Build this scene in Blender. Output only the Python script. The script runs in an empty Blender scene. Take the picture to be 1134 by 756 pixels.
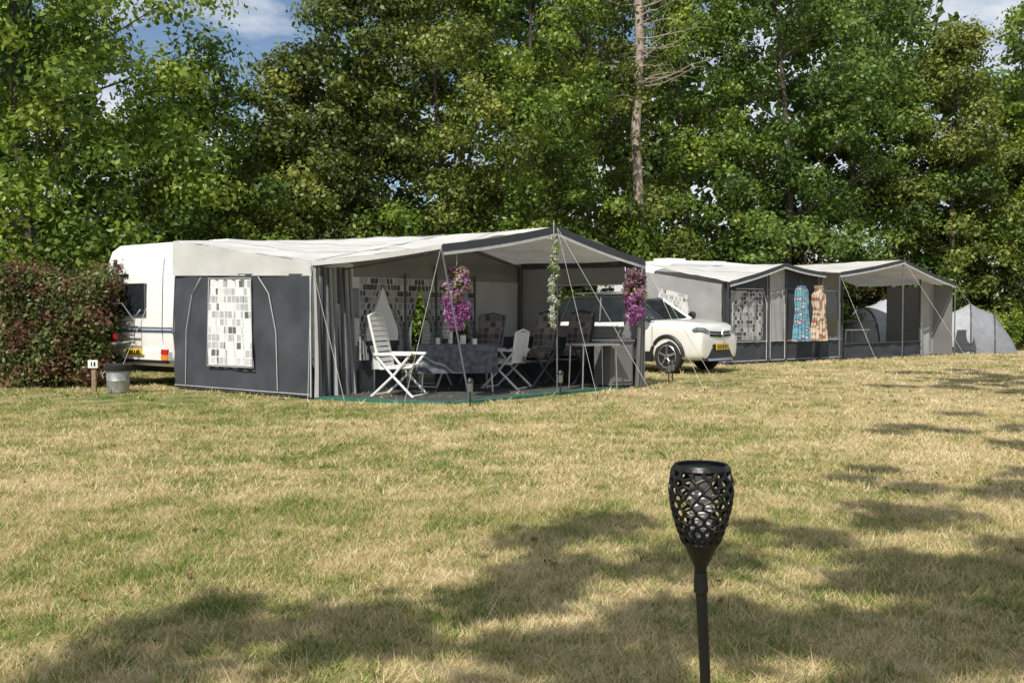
import bpy, math, random
import numpy as np
from mathutils import Vector, Matrix
random.seed(4); rng=np.random.default_rng(7)
D=bpy.data; scn=bpy.context.scene
scn.view_settings.view_transform='Standard'
scn.view_settings.look='None'
scn.view_settings.exposure=0
def link(o): scn.collection.objects.link(o); return o

# ---------------------------------------------------------------- sun
SUN=Vector((-0.40,-0.92,0)).normalized()
EL=math.radians(50)
TOSUN=Vector((SUN.x*math.cos(EL),SUN.y*math.cos(EL),math.sin(EL)))
# ---------------------------------------------------------------- materials
def newmat(name):
    m=D.materials.new(name); m.use_nodes=True; nt=m.node_tree
    b=nt.nodes['Principled BSDF']; return m,nt,b
def N(nt,t,**k):
    n=nt.nodes.new(t)
    for a,v in k.items(): setattr(n,a,v)
    return n
def ramp(nt,stops,interp='LINEAR'):
    r=nt.nodes.new('ShaderNodeValToRGB'); cr=r.color_ramp; cr.interpolation=interp
    while len(cr.elements)<len(stops): cr.elements.new(0.5)
    for e,(p,c) in zip(cr.elements,stops): e.position=p; e.color=(*c,1)
    return r
def mat(name,col,rough=0.6,metal=0,var=0.15,scale=6,bump=0.0,bscale=60,coat=0,spec=0.5,transl=0):
    m,nt,b=newmat(name)
    tc=N(nt,'ShaderNodeTexCoord'); no=N(nt,'ShaderNodeTexNoise'); no.inputs['Scale'].default_value=scale; no.inputs['Detail'].default_value=6
    nt.links.new(tc.outputs['Object'],no.inputs['Vector'])
    r=ramp(nt,[(0.3,tuple(c*(1-var) for c in col)),(0.7,tuple(min(1,c*(1+var)) for c in col))])
    nt.links.new(no.outputs['Fac'],r.inputs['Fac']); nt.links.new(r.outputs['Color'],b.inputs['Base Color'])
    b.inputs['Roughness'].default_value=rough; b.inputs['Metallic'].default_value=metal
    b.inputs['Coat Weight'].default_value=coat; b.inputs['Specular IOR Level'].default_value=spec
    if bump:
        n2=N(nt,'ShaderNodeTexNoise'); n2.inputs['Scale'].default_value=bscale; n2.inputs['Detail'].default_value=4
        nt.links.new(tc.outputs['Object'],n2.inputs['Vector'])
        bp=N(nt,'ShaderNodeBump'); bp.inputs['Strength'].default_value=bump; bp.inputs['Distance'].default_value=0.02
        nt.links.new(n2.outputs['Fac'],bp.inputs['Height']); nt.links.new(bp.outputs['Normal'],b.inputs['Normal'])
    if transl:
        t=N(nt,'ShaderNodeBsdfTranslucent'); mx=N(nt,'ShaderNodeMixShader'); mx.inputs[0].default_value=transl
        nt.links.new(r.outputs['Color'],t.inputs['Color'])
        out=nt.nodes['Material Output']
        nt.links.new(b.outputs[0],mx.inputs[1]); nt.links.new(t.outputs[0],mx.inputs[2]); nt.links.new(mx.outputs[0],out.inputs['Surface'])
    return m
def leafmat(name,dark,mid,light,transl=0.3,red=None):
    m,nt,b=newmat(name)
    at=N(nt,'ShaderNodeAttribute'); at.attribute_name='tint'
    r=ramp(nt,[(0.0,dark),(0.5,mid),(1.0,light)])
    nt.links.new(at.outputs['Fac'],r.inputs['Fac'])
    col=r.outputs['Color']
    if red:
        g=N(nt,'ShaderNodeNewGeometry'); no=N(nt,'ShaderNodeTexNoise'); no.inputs['Scale'].default_value=2.2; no.inputs['Detail'].default_value=6; no.inputs['Roughness'].default_value=.7
        nt.links.new(g.outputs['Position'],no.inputs['Vector'])
        rr=ramp(nt,[(0.47,(0,0,0)),(0.59,(.9,.9,.9))]); nt.links.new(no.outputs['Fac'],rr.inputs['Fac'])
        mx=N(nt,'ShaderNodeMixRGB'); nt.links.new(rr.outputs['Color'],mx.inputs['Fac'])
        nt.links.new(col,mx.inputs[1]); mx.inputs[2].default_value=(*red,1); col=mx.outputs[0]
    nt.links.new(col,b.inputs['Base Color'])
    b.inputs['Roughness'].default_value=0.45; b.inputs['Specular IOR Level'].default_value=0.4
    t=N(nt,'ShaderNodeBsdfTranslucent'); nt.links.new(col,t.inputs['Color'])
    ms=N(nt,'ShaderNodeMixShader'); ms.inputs[0].default_value=transl
    nt.links.new(b.outputs[0],ms.inputs[1]); nt.links.new(t.outputs[0],ms.inputs[2])
    nt.links.new(ms.outputs[0],nt.nodes['Material Output'].inputs['Surface'])
    return m
def lawn_nodes(nt):
    g=N(nt,'ShaderNodeNewGeometry')
    def ns(s,d,rough=0.6):
        n=N(nt,'ShaderNodeTexNoise'); n.inputs['Scale'].default_value=s; n.inputs['Detail'].default_value=d; n.inputs['Roughness'].default_value=rough
        nt.links.new(g.outputs['Position'],n.inputs['Vector']); return n.outputs['Fac']
    a=ns(0.35,4); b=ns(1.9,4,0.7); c=ns(14,3)
    m1=N(nt,'ShaderNodeMath',operation='MULTIPLY'); nt.links.new(a,m1.inputs[0]); m1.inputs[1].default_value=0.45
    m2=N(nt,'ShaderNodeMath',operation='MULTIPLY_ADD'); nt.links.new(b,m2.inputs[0]); m2.inputs[1].default_value=0.45; nt.links.new(m1.outputs[0],m2.inputs[2])
    m3=N(nt,'ShaderNodeMath',operation='MULTIPLY_ADD'); nt.links.new(c,m3.inputs[0]); m3.inputs[1].default_value=0.2; nt.links.new(m2.outputs[0],m3.inputs[2])
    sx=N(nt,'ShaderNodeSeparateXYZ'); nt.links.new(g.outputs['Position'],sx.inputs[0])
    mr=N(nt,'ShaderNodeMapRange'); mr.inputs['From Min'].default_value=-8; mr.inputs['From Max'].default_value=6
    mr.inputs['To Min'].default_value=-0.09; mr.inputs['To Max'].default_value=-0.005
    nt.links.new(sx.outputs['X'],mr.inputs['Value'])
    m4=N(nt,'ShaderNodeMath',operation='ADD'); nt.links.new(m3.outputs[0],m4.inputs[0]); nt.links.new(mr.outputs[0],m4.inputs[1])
    return m4.outputs[0],c
def ground_mat():
    m,nt,b=newmat('lawn_ground')
    f,c=lawn_nodes(nt)
    r=ramp(nt,[(0.38,(0.09,0.115,0.03)),(0.46,(0.18,0.18,0.07)),(0.52,(0.31,0.25,0.12)),(0.62,(0.40,0.32,0.18))])
    nt.links.new(f,r.inputs['Fac']); nt.links.new(r.outputs['Color'],b.inputs['Base Color'])
    b.inputs['Roughness'].default_value=1; b.inputs['Specular IOR Level'].default_value=0.1
    bp=N(nt,'ShaderNodeBump'); bp.inputs['Strength'].default_value=0.6; bp.inputs['Distance'].default_value=0.03
    nt.links.new(c,bp.inputs['Height']); nt.links.new(bp.outputs['Normal'],b.inputs['Normal'])
    return m
def blade_mat():
    m,nt,b=newmat('grass_blades')
    f,c=lawn_nodes(nt)
    at=N(nt,'ShaderNodeAttribute'); at.attribute_name='tint'
    ma=N(nt,'ShaderNodeMath',operation='MULTIPLY_ADD'); nt.links.new(at.outputs['Fac'],ma.inputs[0]); ma.inputs[1].default_value=0.26; nt.links.new(f,ma.inputs[2])
    r=ramp(nt,[(0.46,(0.14,0.23,0.045)),(0.55,(0.32,0.345,0.10)),(0.615,(0.56,0.46,0.23)),(0.75,(0.78,0.66,0.42))])
    nt.links.new(ma.outputs[0],r.inputs['Fac'])
    df=N(nt,'ShaderNodeBsdfDiffuse'); nt.links.new(r.outputs['Color'],df.inputs['Color'])
    t=N(nt,'ShaderNodeBsdfTranslucent'); nt.links.new(r.outputs['Color'],t.inputs['Color'])
    ms=N(nt,'ShaderNodeMixShader'); ms.inputs[0].default_value=0.3
    nt.links.new(df.outputs[0],ms.inputs[1]); nt.links.new(t.outputs[0],ms.inputs[2])
    nt.links.new(ms.outputs[0],nt.nodes['Material Output'].inputs['Surface'])
    nt.nodes.remove(b)
    return m
def pattern_mat(name,cols,scale=(8,6),rough=0.5):
    m,nt,b=newmat(name)
    uv=N(nt,'ShaderNodeTexCoord'); sc=N(nt,'ShaderNodeVectorMath',operation='MULTIPLY'); sc.inputs[1].default_value=(scale[0],scale[1],1)
    fl=N(nt,'ShaderNodeVectorMath',operation='FLOOR'); wn=N(nt,'ShaderNodeTexWhiteNoise'); wn.noise_dimensions='2D'
    nt.links.new(uv.outputs['UV'],sc.inputs[0]); nt.links.new(sc.outputs[0],fl.inputs[0]); nt.links.new(fl.outputs[0],wn.inputs['Vector'])
    r=ramp(nt,cols,'CONSTANT'); nt.links.new(wn.outputs['Value'],r.inputs['Fac'])
    no=N(nt,'ShaderNodeTexNoise'); no.inputs['Scale'].default_value=5; nt.links.new(uv.outputs['UV'],no.inputs['Vector'])
    fr=N(nt,'ShaderNodeVectorMath',operation='FRACTION'); nt.links.new(sc.outputs[0],fr.inputs[0]); sp=N(nt,'ShaderNodeSeparateXYZ'); nt.links.new(fr.outputs[0],sp.inputs[0])
    mn=N(nt,'ShaderNodeMath',operation='MINIMUM'); nt.links.new(sp.outputs[0],mn.inputs[0]); nt.links.new(sp.outputs[1],mn.inputs[1])
    gt=N(nt,'ShaderNodeMath',operation='GREATER_THAN'); nt.links.new(mn.outputs[0],gt.inputs[0]); gt.inputs[1].default_value=0.14
    mx=N(nt,'ShaderNodeMixRGB'); nt.links.new(gt.outputs[0],mx.inputs['Fac']); mx.inputs[1].default_value=(*cols[0][1],1); nt.links.new(r.outputs['Color'],mx.inputs[2])
    nt.links.new(mx.outputs[0],b.inputs['Base Color'])
    bp=N(nt,'ShaderNodeBump'); bp.inputs['Strength'].default_value=0.4; bp.inputs['Distance'].default_value=0.05
    nt.links.new(no.outputs['Fac'],bp.inputs['Height']); nt.links.new(bp.outputs['Normal'],b.inputs['Normal'])
    b.inputs['Roughness'].default_value=rough
    return m
def floral_mat(name,base,c1,c2):
    m,nt,b=newmat(name)
    uv=N(nt,'ShaderNodeTexCoord'); v=N(nt,'ShaderNodeTexVoronoi'); v.inputs['Scale'].default_value=9
    nt.links.new(uv.outputs['UV'],v.inputs['Vector'])
    r=ramp(nt,[(0,c1),(0.22,c1),(0.3,c2),(0.45,c2),(0.55,base),(1,base)]); nt.links.new(v.outputs['Distance'],r.inputs['Fac'])
    nt.links.new(r.outputs['Color'],b.inputs['Base Color']); b.inputs['Roughness'].default_value=0.9
    return m
def clear_mat(name):
    m,nt,b=newmat(name)
    t=N(nt,'ShaderNodeBsdfTransparent'); t.inputs['Color'].default_value=(0.92,0.93,0.93,1)
    g=N(nt,'ShaderNodeBsdfGlossy'); g.inputs['Roughness'].default_value=0.08
    mx=N(nt,'ShaderNodeMixShader'); mx.inputs[0].default_value=0.05
    nt.links.new(t.outputs[0],mx.inputs[1]); nt.links.new(g.outputs[0],mx.inputs[2]); nt.links.new(mx.outputs[0],nt.nodes['Material Output'].inputs['Surface'])
    return m
M={}
M['roof']=mat('canvas_light',(0.60,0.59,0.57),0.85,var=0.12,scale=1.2,bump=0.4,bscale=4,transl=0.14)
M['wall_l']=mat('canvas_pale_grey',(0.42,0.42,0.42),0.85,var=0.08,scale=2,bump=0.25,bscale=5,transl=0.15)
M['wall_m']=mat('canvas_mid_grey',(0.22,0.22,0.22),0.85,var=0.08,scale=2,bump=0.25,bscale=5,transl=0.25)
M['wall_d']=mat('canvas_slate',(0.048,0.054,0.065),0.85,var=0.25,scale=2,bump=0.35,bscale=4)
M['trim']=mat('trim_dark',(0.04,0.045,0.058),0.7)
M['pipe']=mat('piping_light',(0.5,0.5,0.5),0.6)
M['seam']=mat('seam_grey',(0.38,0.38,0.37),0.8)
M['pole']=mat('pole_steel',(0.20,0.21,0.23),0.4,0.6)
M['poled']=mat('pole_dark',(0.05,0.05,0.055),0.5)
M['rope']=mat('rope_pale',(0.45,0.45,0.42),0.8)
M['white']=mat('white_gelcoat',(0.80,0.80,0.77),0.35,var=0.05,scale=2,coat=0.2)
M['plast']=mat('white_plastic',(0.78,0.78,0.76),0.4,var=0.05)
M['blackp']=mat('black_plastic',(0.016,0.016,0.018),0.42)
M['torch']=mat('torch_black',(0.006,0.006,0.007),0.4,spec=.4)
M['rubber']=mat('rubber',(0.02,0.02,0.02),0.8)
M['glassd']=mat('dark_window',(0.02,0.025,0.03),0.08,coat=0.6)
M['alloy']=mat('alloy',(0.55,0.55,0.57),0.3,0.9)
M['galv']=mat('galvanised',(0.42,0.43,0.43),0.45,0.6,var=0.25,scale=14)
M['yellow']=mat('plate_yellow',(0.75,0.5,0.02),0.5)
M['red']=mat('lamp_red',(0.5,0.02,0.015),0.25)
M['orange']=mat('lamp_orange',(0.7,0.22,0.02),0.25)
M['carw']=mat('car_paint_white',(0.74,0.73,0.69),0.25,var=0.02,coat=1.0)
M['carb']=mat('car_paint_black',(0.015,0.015,0.017),0.2,coat=1.0)
M['lamp']=mat('headlamp',(0.25,0.28,0.32),0.08,0.6,coat=1)
M['wood']=mat('wood_post',(0.25,0.18,0.11),0.8,var=0.3,scale=20)
M['mat']=mat('groundsheet',(0.05,0.055,0.05),0.95,var=0.3)
M['matg']=mat('groundsheet_edge',(0.02,0.13,0.09),0.9)
M['cloth']=mat('table_cloth',(0.11,0.12,0.14),0.9,var=0.5,scale=12)
M['cushion']=pattern_mat('cushion_pattern',[(0,(0.26,0.23,0.21)),(0.3,(0.09,0.075,0.075)),(0.7,(0.17,0.15,0.145))],(9,9),0.9)
M['curt']=pattern_mat('curtain_pattern',[(0,(0.74,0.74,0.72)),(0.36,(0.42,0.42,0.43)),(0.60,(0.12,0.12,0.13)),(0.70,(0.68,0.68,0.67)),(0.88,(0.55,0.55,0.56))],(13,8),0.4)
M['curt2']=pattern_mat('curtain_pattern_grey',[(0,(0.38,0.38,0.38)),(0.32,(0.2,0.2,0.21)),(0.50,(0.03,0.03,0.035)),(0.8,(0.28,0.28,0.28))],(12,10),0.45)
M['clear']=clear_mat('clear_vinyl')
M['bark']=mat('bark',(0.08,0.065,0.05),0.95,var=0.4,scale=9,bump=0.8,bscale=20)
M['barkp']=mat('bark_pale',(0.36,0.29,0.24),0.95,var=0.3,scale=7,bump=0.8,bscale=18)
M['petal']=leafmat('petal_purple',(0.20,0.05,0.19),(0.48,0.17,0.42),(0.70,0.45,0.66),0.35)
M['petalw']=leafmat('petal_white',(0.2,0.3,0.1),(0.5,0.55,0.42),(0.8,0.78,0.74),0.3)
M['leafA']=leafmat('leaf_bright',(0.05,0.095,0.014),(0.17,0.265,0.032),(0.38,0.46,0.07),0.38)
M['leafB']=leafmat('leaf_deep',(0.028,0.060,0.014),(0.095,0.17,0.028),(0.23,0.32,0.055),0.33)
M['leafC']=leafmat('leaf_olive',(0.046,0.070,0.016),(0.16,0.21,0.038),(0.37,0.39,0.085),0.35)
M['leafR']=leafmat('leaf_copper',(0.03,0.048,0.016),(0.11,0.15,0.035),(0.22,0.26,0.07),0.3,red=(0.22,0.085,0.065))
M['leafBr']=leafmat('leaf_brownish',(0.05,0.055,0.02),(0.16,0.125,0.045),(0.28,0.17,0.07),0.3)
M['dressA']=floral_mat('dress_teal',(0.12,0.32,0.38),(0.65,0.5,0.35),(0.1,0.12,0.25))
M['dressB']=floral_mat('dress_sand',(0.58,0.45,0.34),(0.35,0.07,0.06),(0.25,0.22,0.14))
M['candle']=mat('diffuser_white',(0.75,0.75,0.76),0.4)
M['domet']=mat('dome_canvas',(0.22,0.23,0.255),0.7,var=0.12,bump=.3,bscale=3)
M['domel']=mat('dome_canvas_light',(0.40,0.41,0.43),0.7,var=0.1,bump=.3,bscale=3)
M['blue']=mat('decal_blue',(0.03,0.07,0.2),0.4)

# ---------------------------------------------------------------- builder
class Bd:
    def __init__(s): s.v=[];s.f=[];s.m=[];s.uv=[];s.mats=[]
    def mi(s,k):
        if k not in s.mats: s.mats.append(k)
        return s.mats.index(k)
    def add(s,vs,fs,k,uv=None):
        o=len(s.v); s.v+= [tuple(v) for v in vs]; s.uv+= uv if uv else [(0,0)]*len(vs)
        i=s.mi(k)
        for f in fs: s.f.append(tuple(a+o for a in f)); s.m.append(i)
    def box(s,c,d,k,rot=0,top=1.0):
        c=Vector(c); R=Matrix.Rotation(rot,3,'Z'); vs=[]
        for z in(-.5,.5):
            q=top if z>0 else 1
            for x,y in((-.5,-.5),(.5,-.5),(.5,.5),(-.5,.5)): vs.append(c+R@Vector((x*d[0]*q,y*d[1]*q,z*d[2])))
        s.add(vs,[(3,2,1,0),(4,5,6,7),(0,1,5,4),(1,2,6,5),(2,3,7,6),(3,0,4,7)],k)
    def tube(s,pts,rad,k,n=8,cap=True):
        pts=[Vector(p) for p in pts]
        if not hasattr(rad,'__len__'): rad=[rad]*len(pts)
        vs=[];fs=[]
        for i,p in enumerate(pts):
            t=(pts[min(i+1,len(pts)-1)]-pts[max(i-1,0)]).normalized()
            a=t.cross(Vector((0,0,1)) if abs(t.z)<.9 else Vector((1,0,0))).normalized(); b=t.cross(a)
            for j in range(n):
                an=2*math.pi*j/n; vs.append(p+(a*math.cos(an)+b*math.sin(an))*rad[i])
        for i in range(len(pts)-1):
            for j in range(n):
                fs.append((i*n+j,i*n+(j+1)%n,(i+1)*n+(j+1)%n,(i+1)*n+j))
        if cap: fs.append(tuple(range(n))[::-1]); fs.append(tuple((len(pts)-1)*n+j for j in range(n)))
        s.add(vs,fs,k)
    def rev(s,prof,c,k,n=24,axis='Z'):
        vs=[];fs=[]
        for r,z in prof:
            for j in range(n):
                a=2*math.pi*j/n; p=(r*math.cos(a),r*math.sin(a),z)
                if axis=='Y': p=(p[0],p[2],p[1])
                vs.append(Vector(c)+Vector(p))
        for i in range(len(prof)-1):
            for j in range(n): fs.append((i*n+j,i*n+(j+1)%n,(i+1)*n+(j+1)%n,(i+1)*n+j))
        s.add(vs,fs,k)
    def panel(s,p00,p10,p11,p01,k,nu=10,nv=10,disp=None,kf=None):
        p00,p10,p11,p01=map(Vector,(p00,p10,p11,p01))
        nrm=(p10-p00).cross(p01-p00).normalized(); W=(p10-p00).length; H=(p01-p00).length
        vs=[];uv=[];fs=[]
        for j in range(nv+1):
            for i in range(nu+1):
                u=i/nu;v=j/nv
                p=(p00*(1-u)+p10*u)*(1-v)+(p01*(1-u)+p11*u)*v
                if disp:
                    q=disp(u,v); p=p+(q if isinstance(q,Vector) else nrm*q)
                vs.append(p);uv.append((u*W,v*H))
        o=len(s.v); s.v+=[tuple(v) for v in vs]; s.uv+=uv
        for j in range(nv):
            for i in range(nu):
                a=o+j*(nu+1)+i; s.f.append((a,a+1,a+nu+2,a+nu+1)); s.m.append(s.mi(kf(i,j) if kf else k))
    def drape(s,fn,k,nu=16,nv=14,W=1,H=1):
        o=len(s.v)
        for j in range(nv+1):
            for i in range(nu+1):
                u=i/nu;v=j/nv; s.v.append(tuple(fn(u,v))); s.uv.append((u*W,v*H))
        for j in range(nv):
            for i in range(nu): a=o+j*(nu+1)+i; s.f.append((a,a+1,a+nu+2,a+nu+1)); s.m.append(s.mi(k))
    def obj(s,name,parent=None,smooth=True,mw=None,bevel=0,weld=False,sub=0,ang=40):
        me=D.meshes.new(name); me.from_pydata(s.v,[],s.f)
        for k in s.mats: me.materials.append(M[k])
        me.polygons.foreach_set('material_index',s.m)
        uvl=me.uv_layers.new(name='UVMap'); li=np.zeros(len(me.loops),dtype=np.int32); me.loops.foreach_get('vertex_index',li)
        uvl.data.foreach_set('uv',np.array(s.uv,dtype=np.float32)[li].ravel())
        me.update(); o=D.objects.new(name,me); link(o)
        if smooth:
            me.polygons.foreach_set('use_smooth',[True]*len(me.polygons))
            try: me.set_sharp_from_angle(angle=math.radians(ang))
            except Exception: pass
        if mw is not None: o.matrix_world=mw
        if bevel:
            b=o.modifiers.new('b','BEVEL'); b.width=bevel; b.segments=3; b.limit_method='ANGLE'
        if sub:
            q=o.modifiers.new('s','SUBSURF'); q.levels=sub; q.render_levels=sub
        if parent:
            o.parent=parent; o.matrix_parent_inverse=parent.matrix_world.inverted()
        return o
def empty(name,loc=(0,0,0)):
    e=D.objects.new(name,None); e.empty_display_size=0.3; e.location=loc; link(e); e.matrix_world=Matrix.Translation(loc); return e

def rawmesh(name,V,k,nper,tint,parent=None):
    n=len(V)//nper
    me=D.meshes.new(name); me.vertices.add(len(V)); me.vertices.foreach_set('co',V.astype(np.float32).ravel())
    me.loops.add(len(V)); me.loops.foreach_set('vertex_index',np.arange(len(V),dtype=np.int32))
    me.polygons.add(n); me.polygons.foreach_set('loop_start',np.arange(0,len(V),nper,dtype=np.int32))
    me.update(calc_edges=True)
    a=me.attributes.new('tint','FLOAT','FACE'); a.data.foreach_set('value',tint.astype(np.float32))
    me.materials.append(M[k]); o=D.objects.new(name,me); link(o)
    if parent: o.parent=parent; o.matrix_parent_inverse=parent.matrix_world.inverted()
    return o
def unit(a): return a/(np.linalg.norm(a,axis=1,keepdims=True)+1e-9)
def leafcloud(name,C,R,per,size,k,parent=None,flat=0.6,up=0.3,asp=0.6,tb=0.5,core=0.45,tv=0.2):
    C=np.asarray(C,float);R=np.asarray(R,float)
    cnt=np.maximum(5,(per*(R/np.mean(R))**2)).astype(int)
    idx=np.repeat(np.arange(len(C)),cnt); n=len(idx)
    d=unit(rng.normal(size=(n,3))); rr=R[idx]*rng.random(n)**core
    fuzz=1+0.25*np.sin(d[:,0]*7+idx)*np.sin(d[:,1]*6+idx*2)+0.15*rng.normal(size=n)
    off=d*(rr*fuzz)[:,None]; off[:,2]=off[:,2]*flat-0.25*(off[:,0]**2+off[:,1]**2)/R[idx]
    P=C[idx]+off
    nn=unit(d*0.8+np.array([0,0,up])+rng.normal(size=(n,3))*0.5)
    t=unit(np.cross(nn,rng.normal(size=(n,3)))); b=np.cross(nn,t)
    s=size*(0.6+0.8*rng.random(n))[:,None]
    V=np.empty((n,4,3)); V[:,0]=P-t*s*.5; V[:,1]=P+b*s*.5*asp; V[:,2]=P+t*s*.5; V[:,3]=P-b*s*.5*asp
    bt=rng.normal(size=len(C))*tv
    tint=np.clip(tb+bt[idx]+rng.normal(size=n)*0.2,0,1)
    return rawmesh(name,V.reshape(-1,3),k,4,tint,parent)

# ---------------------------------------------------------------- world, sun, camera
w=D.worlds.new("World"); scn.world=w; w.use_nodes=True; nt=w.node_tree
bg=nt.nodes['Background']; sky=N(nt,'ShaderNodeTexSky'); sky.sky_type='NISHITA'; sky.sun_disc=False
sky.sun_elevation=EL; sky.sun_rotation=math.atan2(SUN.x,SUN.y); sky.ozone_density=2.0; sky.air_density=1.0; sky.dust_density=0.5
tc=N(nt,'ShaderNodeTexCoord'); mp=N(nt,'ShaderNodeMapping'); mp.inputs['Scale'].default_value=(1,1,2.6); mp.inputs['Location'].default_value=(0.9,0.1,0.2)
no=N(nt,'ShaderNodeTexNoise'); no.inputs['Scale'].default_value=3.2; no.inputs['Detail'].default_value=9; no.inputs['Roughness'].default_value=0.6
nt.links.new(tc.outputs['Generated'],mp.inputs[0]); nt.links.new(mp.outputs[0],no.inputs['Vector'])
cr=ramp(nt,[(0.43,(0,0,0)),(0.58,(1,1,1))]); nt.links.new(no.outputs['Fac'],cr.inputs['Fac'])
mx=N(nt,'ShaderNodeMixRGB'); nt.links.new(cr.outputs['Color'],mx.inputs['Fac']); nt.links.new(sky.outputs[0],mx.inputs[1]); mx.inputs[2].default_value=(7.8,8.1,8.6,1)
nt.links.new(mx.outputs[0],bg.inputs['Color']); bg.inputs['Strength'].default_value=0.105
sl=D.lights.new('sun','SUN'); sl.energy=5.0; sl.angle=math.radians(0.5); sl.color=(1,0.95,0.86)
so=D.objects.new('sun',sl); link(so); so.rotation_euler=TOSUN.to_track_quat('Z','Y').to_euler(); so.location=(-10,-20,30)
cam=D.cameras.new('camera'); co=D.objects.new('camera',cam); link(co); co.location=(0,0,1.3)
co.rotation_euler=(math.radians(90-1.66),0,0); cam.lens=35; cam.sensor_width=36; cam.clip_end=2000; cam.clip_start=0.05; scn.camera=co

# ---------------------------------------------------------------- ground + grass
M['ground']=ground_mat(); M['blade']=blade_mat()
b=Bd(); b.panel((-500,-300,0),(500,-300,0),(500,700,0),(-500,700,0),'ground',4,4); b.obj('ground',smooth=False)
def blades(n,y0,y1,h,wd,spread=0.62,cl=14):
    y=np.sqrt(rng.random(n)*(y1*y1-y0*y0)+y0*y0); x=(rng.random(n)*2-1)*(spread*y+0.8)
    k=n//cl; ci=rng.integers(0,k,n); x=x[ci]+rng.normal(size=n)*0.035*np.sqrt(y[ci]/4); y=y[ci]+rng.normal(size=n)*0.035*np.sqrt(y[ci]/4)
    tall=0.7+0.8*rng.random(k)**2
    ct=rng.random(k); green=rng.random(k)<0.13
    ct=np.where(green,-1.1,ct); tall=np.where(green,tall*1.15,tall)
    a=rng.random(n)*6.283; ln=rng.normal(size=(n,2))*0.75; hh=h*(0.4+0.9*rng.random(n))*tall[ci]
    tl=rng.random(n)<0.010; hh=np.where(tl,hh*2.2,hh)
    V=np.zeros((n,3,3)); w2=wd*(0.6+0.8*rng.random(n))/2
    V[:,0,0]=x-np.cos(a)*w2; V[:,0,1]=y-np.sin(a)*w2
    V[:,1,0]=x+np.cos(a)*w2; V[:,1,1]=y+np.sin(a)*w2
    V[:,2,0]=x+ln[:,0]*hh; V[:,2,1]=y+ln[:,1]*hh; V[:,2,2]=hh
    return V.reshape(-1,3),np.clip(rng.random(n)*.6+ct[ci]*.4,-1,1)
parts=[blades(240000,2.6,7,0.034,0.0052),blades(180000,7,14,0.038,0.010),blades(120000,14,33,0.045,0.02)]
rawmesh('grass',np.concatenate([p[0] for p in parts]),'blade',3,np.concatenate([p[1] for p in parts]))
C=[(random.uniform(-6,8),random.uniform(3,18),.02) for i in range(260)]
leafcloud('fallen_leaves',C,[.03]*260,5,.035,'leafBr',None,flat=.3,tb=.6)

# ---------------------------------------------------------------- trees
def make_tree(name,x,y,H,r,k,leaf=0.14,nb=85,per=270,z0=0.6,tb=0.5,bark='bark',flat=0.55,shape='round'):
    e=empty(name,(x,y,0)); b=Bd()
    tr=0.007*H+0.04
    pts=[(x,y,-.1)]; px,py=x,y
    for i in range(1,7):
        px+=random.uniform(-.25,.25);py+=random.uniform(-.15,.25); pts.append((px,py,H*.95*i/6))
    b.tube(pts,[tr*(1-.14*i) for i in range(7)],bark,9)
    C=[];R=[]
    for i in range(nb):
        h=(i+random.random())/nb
        if shape=='round': prof=math.sin(math.pi*min(1,(h*0.86+0.14)))**0.55
        elif shape=='cone': prof=(1-h)**0.6*0.95+0.12
        else: prof=0.8*(1-h**3)+0.2
        a=i*2.39996+random.uniform(-.7,.7); q=r*prof*(0.30+0.85*random.random()**0.5)*(1+0.25*math.sin(a*3+h*9))
        z=z0+(H-z0)*h+random.uniform(-.3,.3)
        C.append((x+q*math.cos(a),y+q*math.sin(a),z)); R.append(random.uniform(0.40,1.0)*(r/2.5)**0.5)
        if i%5==0:
            zs=max(0.3,z-q*0.5-0.3); f=min(zs/(H*.95),1)*6; i0=min(int(f),5); fr=f-i0
            p0=Vector(pts[i0]).lerp(Vector(pts[i0+1]),fr); p2=Vector(C[-1]); pm=p0.lerp(p2,.5)+Vector((0,0,-.1))
            b.tube([p0,pm,p2],[tr*.3,tr*.2,0.012],bark,5)
    for i in range(int(H*1.4)):
        z=z0+.6+(H-z0-1)*random.random(); a=random.uniform(0,6.28); C.append((x+.55*math.cos(a),y+.55*math.sin(a),z)); R.append(random.uniform(.4,.7))
    b.obj('trunk_and_limbs',e)
    leafcloud('foliage',C,R,per,leaf,k,e,flat=flat,tb=tb)
    return e
T_=[
('maple_tree',-10.6,22.5,11.5,3.3,'leafA',0.14,160,300,0.6,0.45,'round'),
('maple_tree',-14.5,25,13,3.2,'leafB',0.17,90,210,0.5,0.5,'round'),
('hazel_tree',-8.0,26.2,7.6,2.2,'leafA',0.14,95,240,0.5,0.5,'round'),
('hazel_tree',-5.9,27.6,8.4,2.0,'leafC',0.14,95,230,0.5,0.4,'round'),
('alder_tree',-4.2,28.2,12.5,2.1,'leafC',0.14,125,230,0.5,0.3,'col'),
('birch_tree',-1.9,28.5,13,2.3,'leafC',0.12,140,270,0.6,0.45,'col'),
('birch_tree',0.5,29.0,12.4,2.2,'leafA',0.13,130,250,0.6,0.4,'round'),
('alder_tree',2.3,32.2,14,2.3,'leafC',0.14,115,220,0.8,0.4,'col'),
('birch_tree',6.0,34.6,13,2.3,'leafA',0.14,110,220,0.8,0.4,'round'),
('oak_tree',9.4,34.8,16,3.0,'leafB',0.15,155,250,0.8,0.6,'col'),
('oak_tree',13.2,37.5,16,3.0,'leafB',0.16,135,220,0.8,0.45,'round'),
('birch_tree',16.2,36.5,11.6,2.3,'leafC',0.15,105,220,0.6,0.5,'cone'),
('poplar_tree',19.8,38,13.2,2.5,'leafA',0.16,100,210,0.6,0.45,'col'),
('oak_tree',-18.5,27,12,3.2,'leafB',0.2,75,150,0.5,0.5,'round'),
('oak_tree',24,38,14,3.3,'leafB',0.2,75,150,0.5,0.5,'round'),
]
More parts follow.
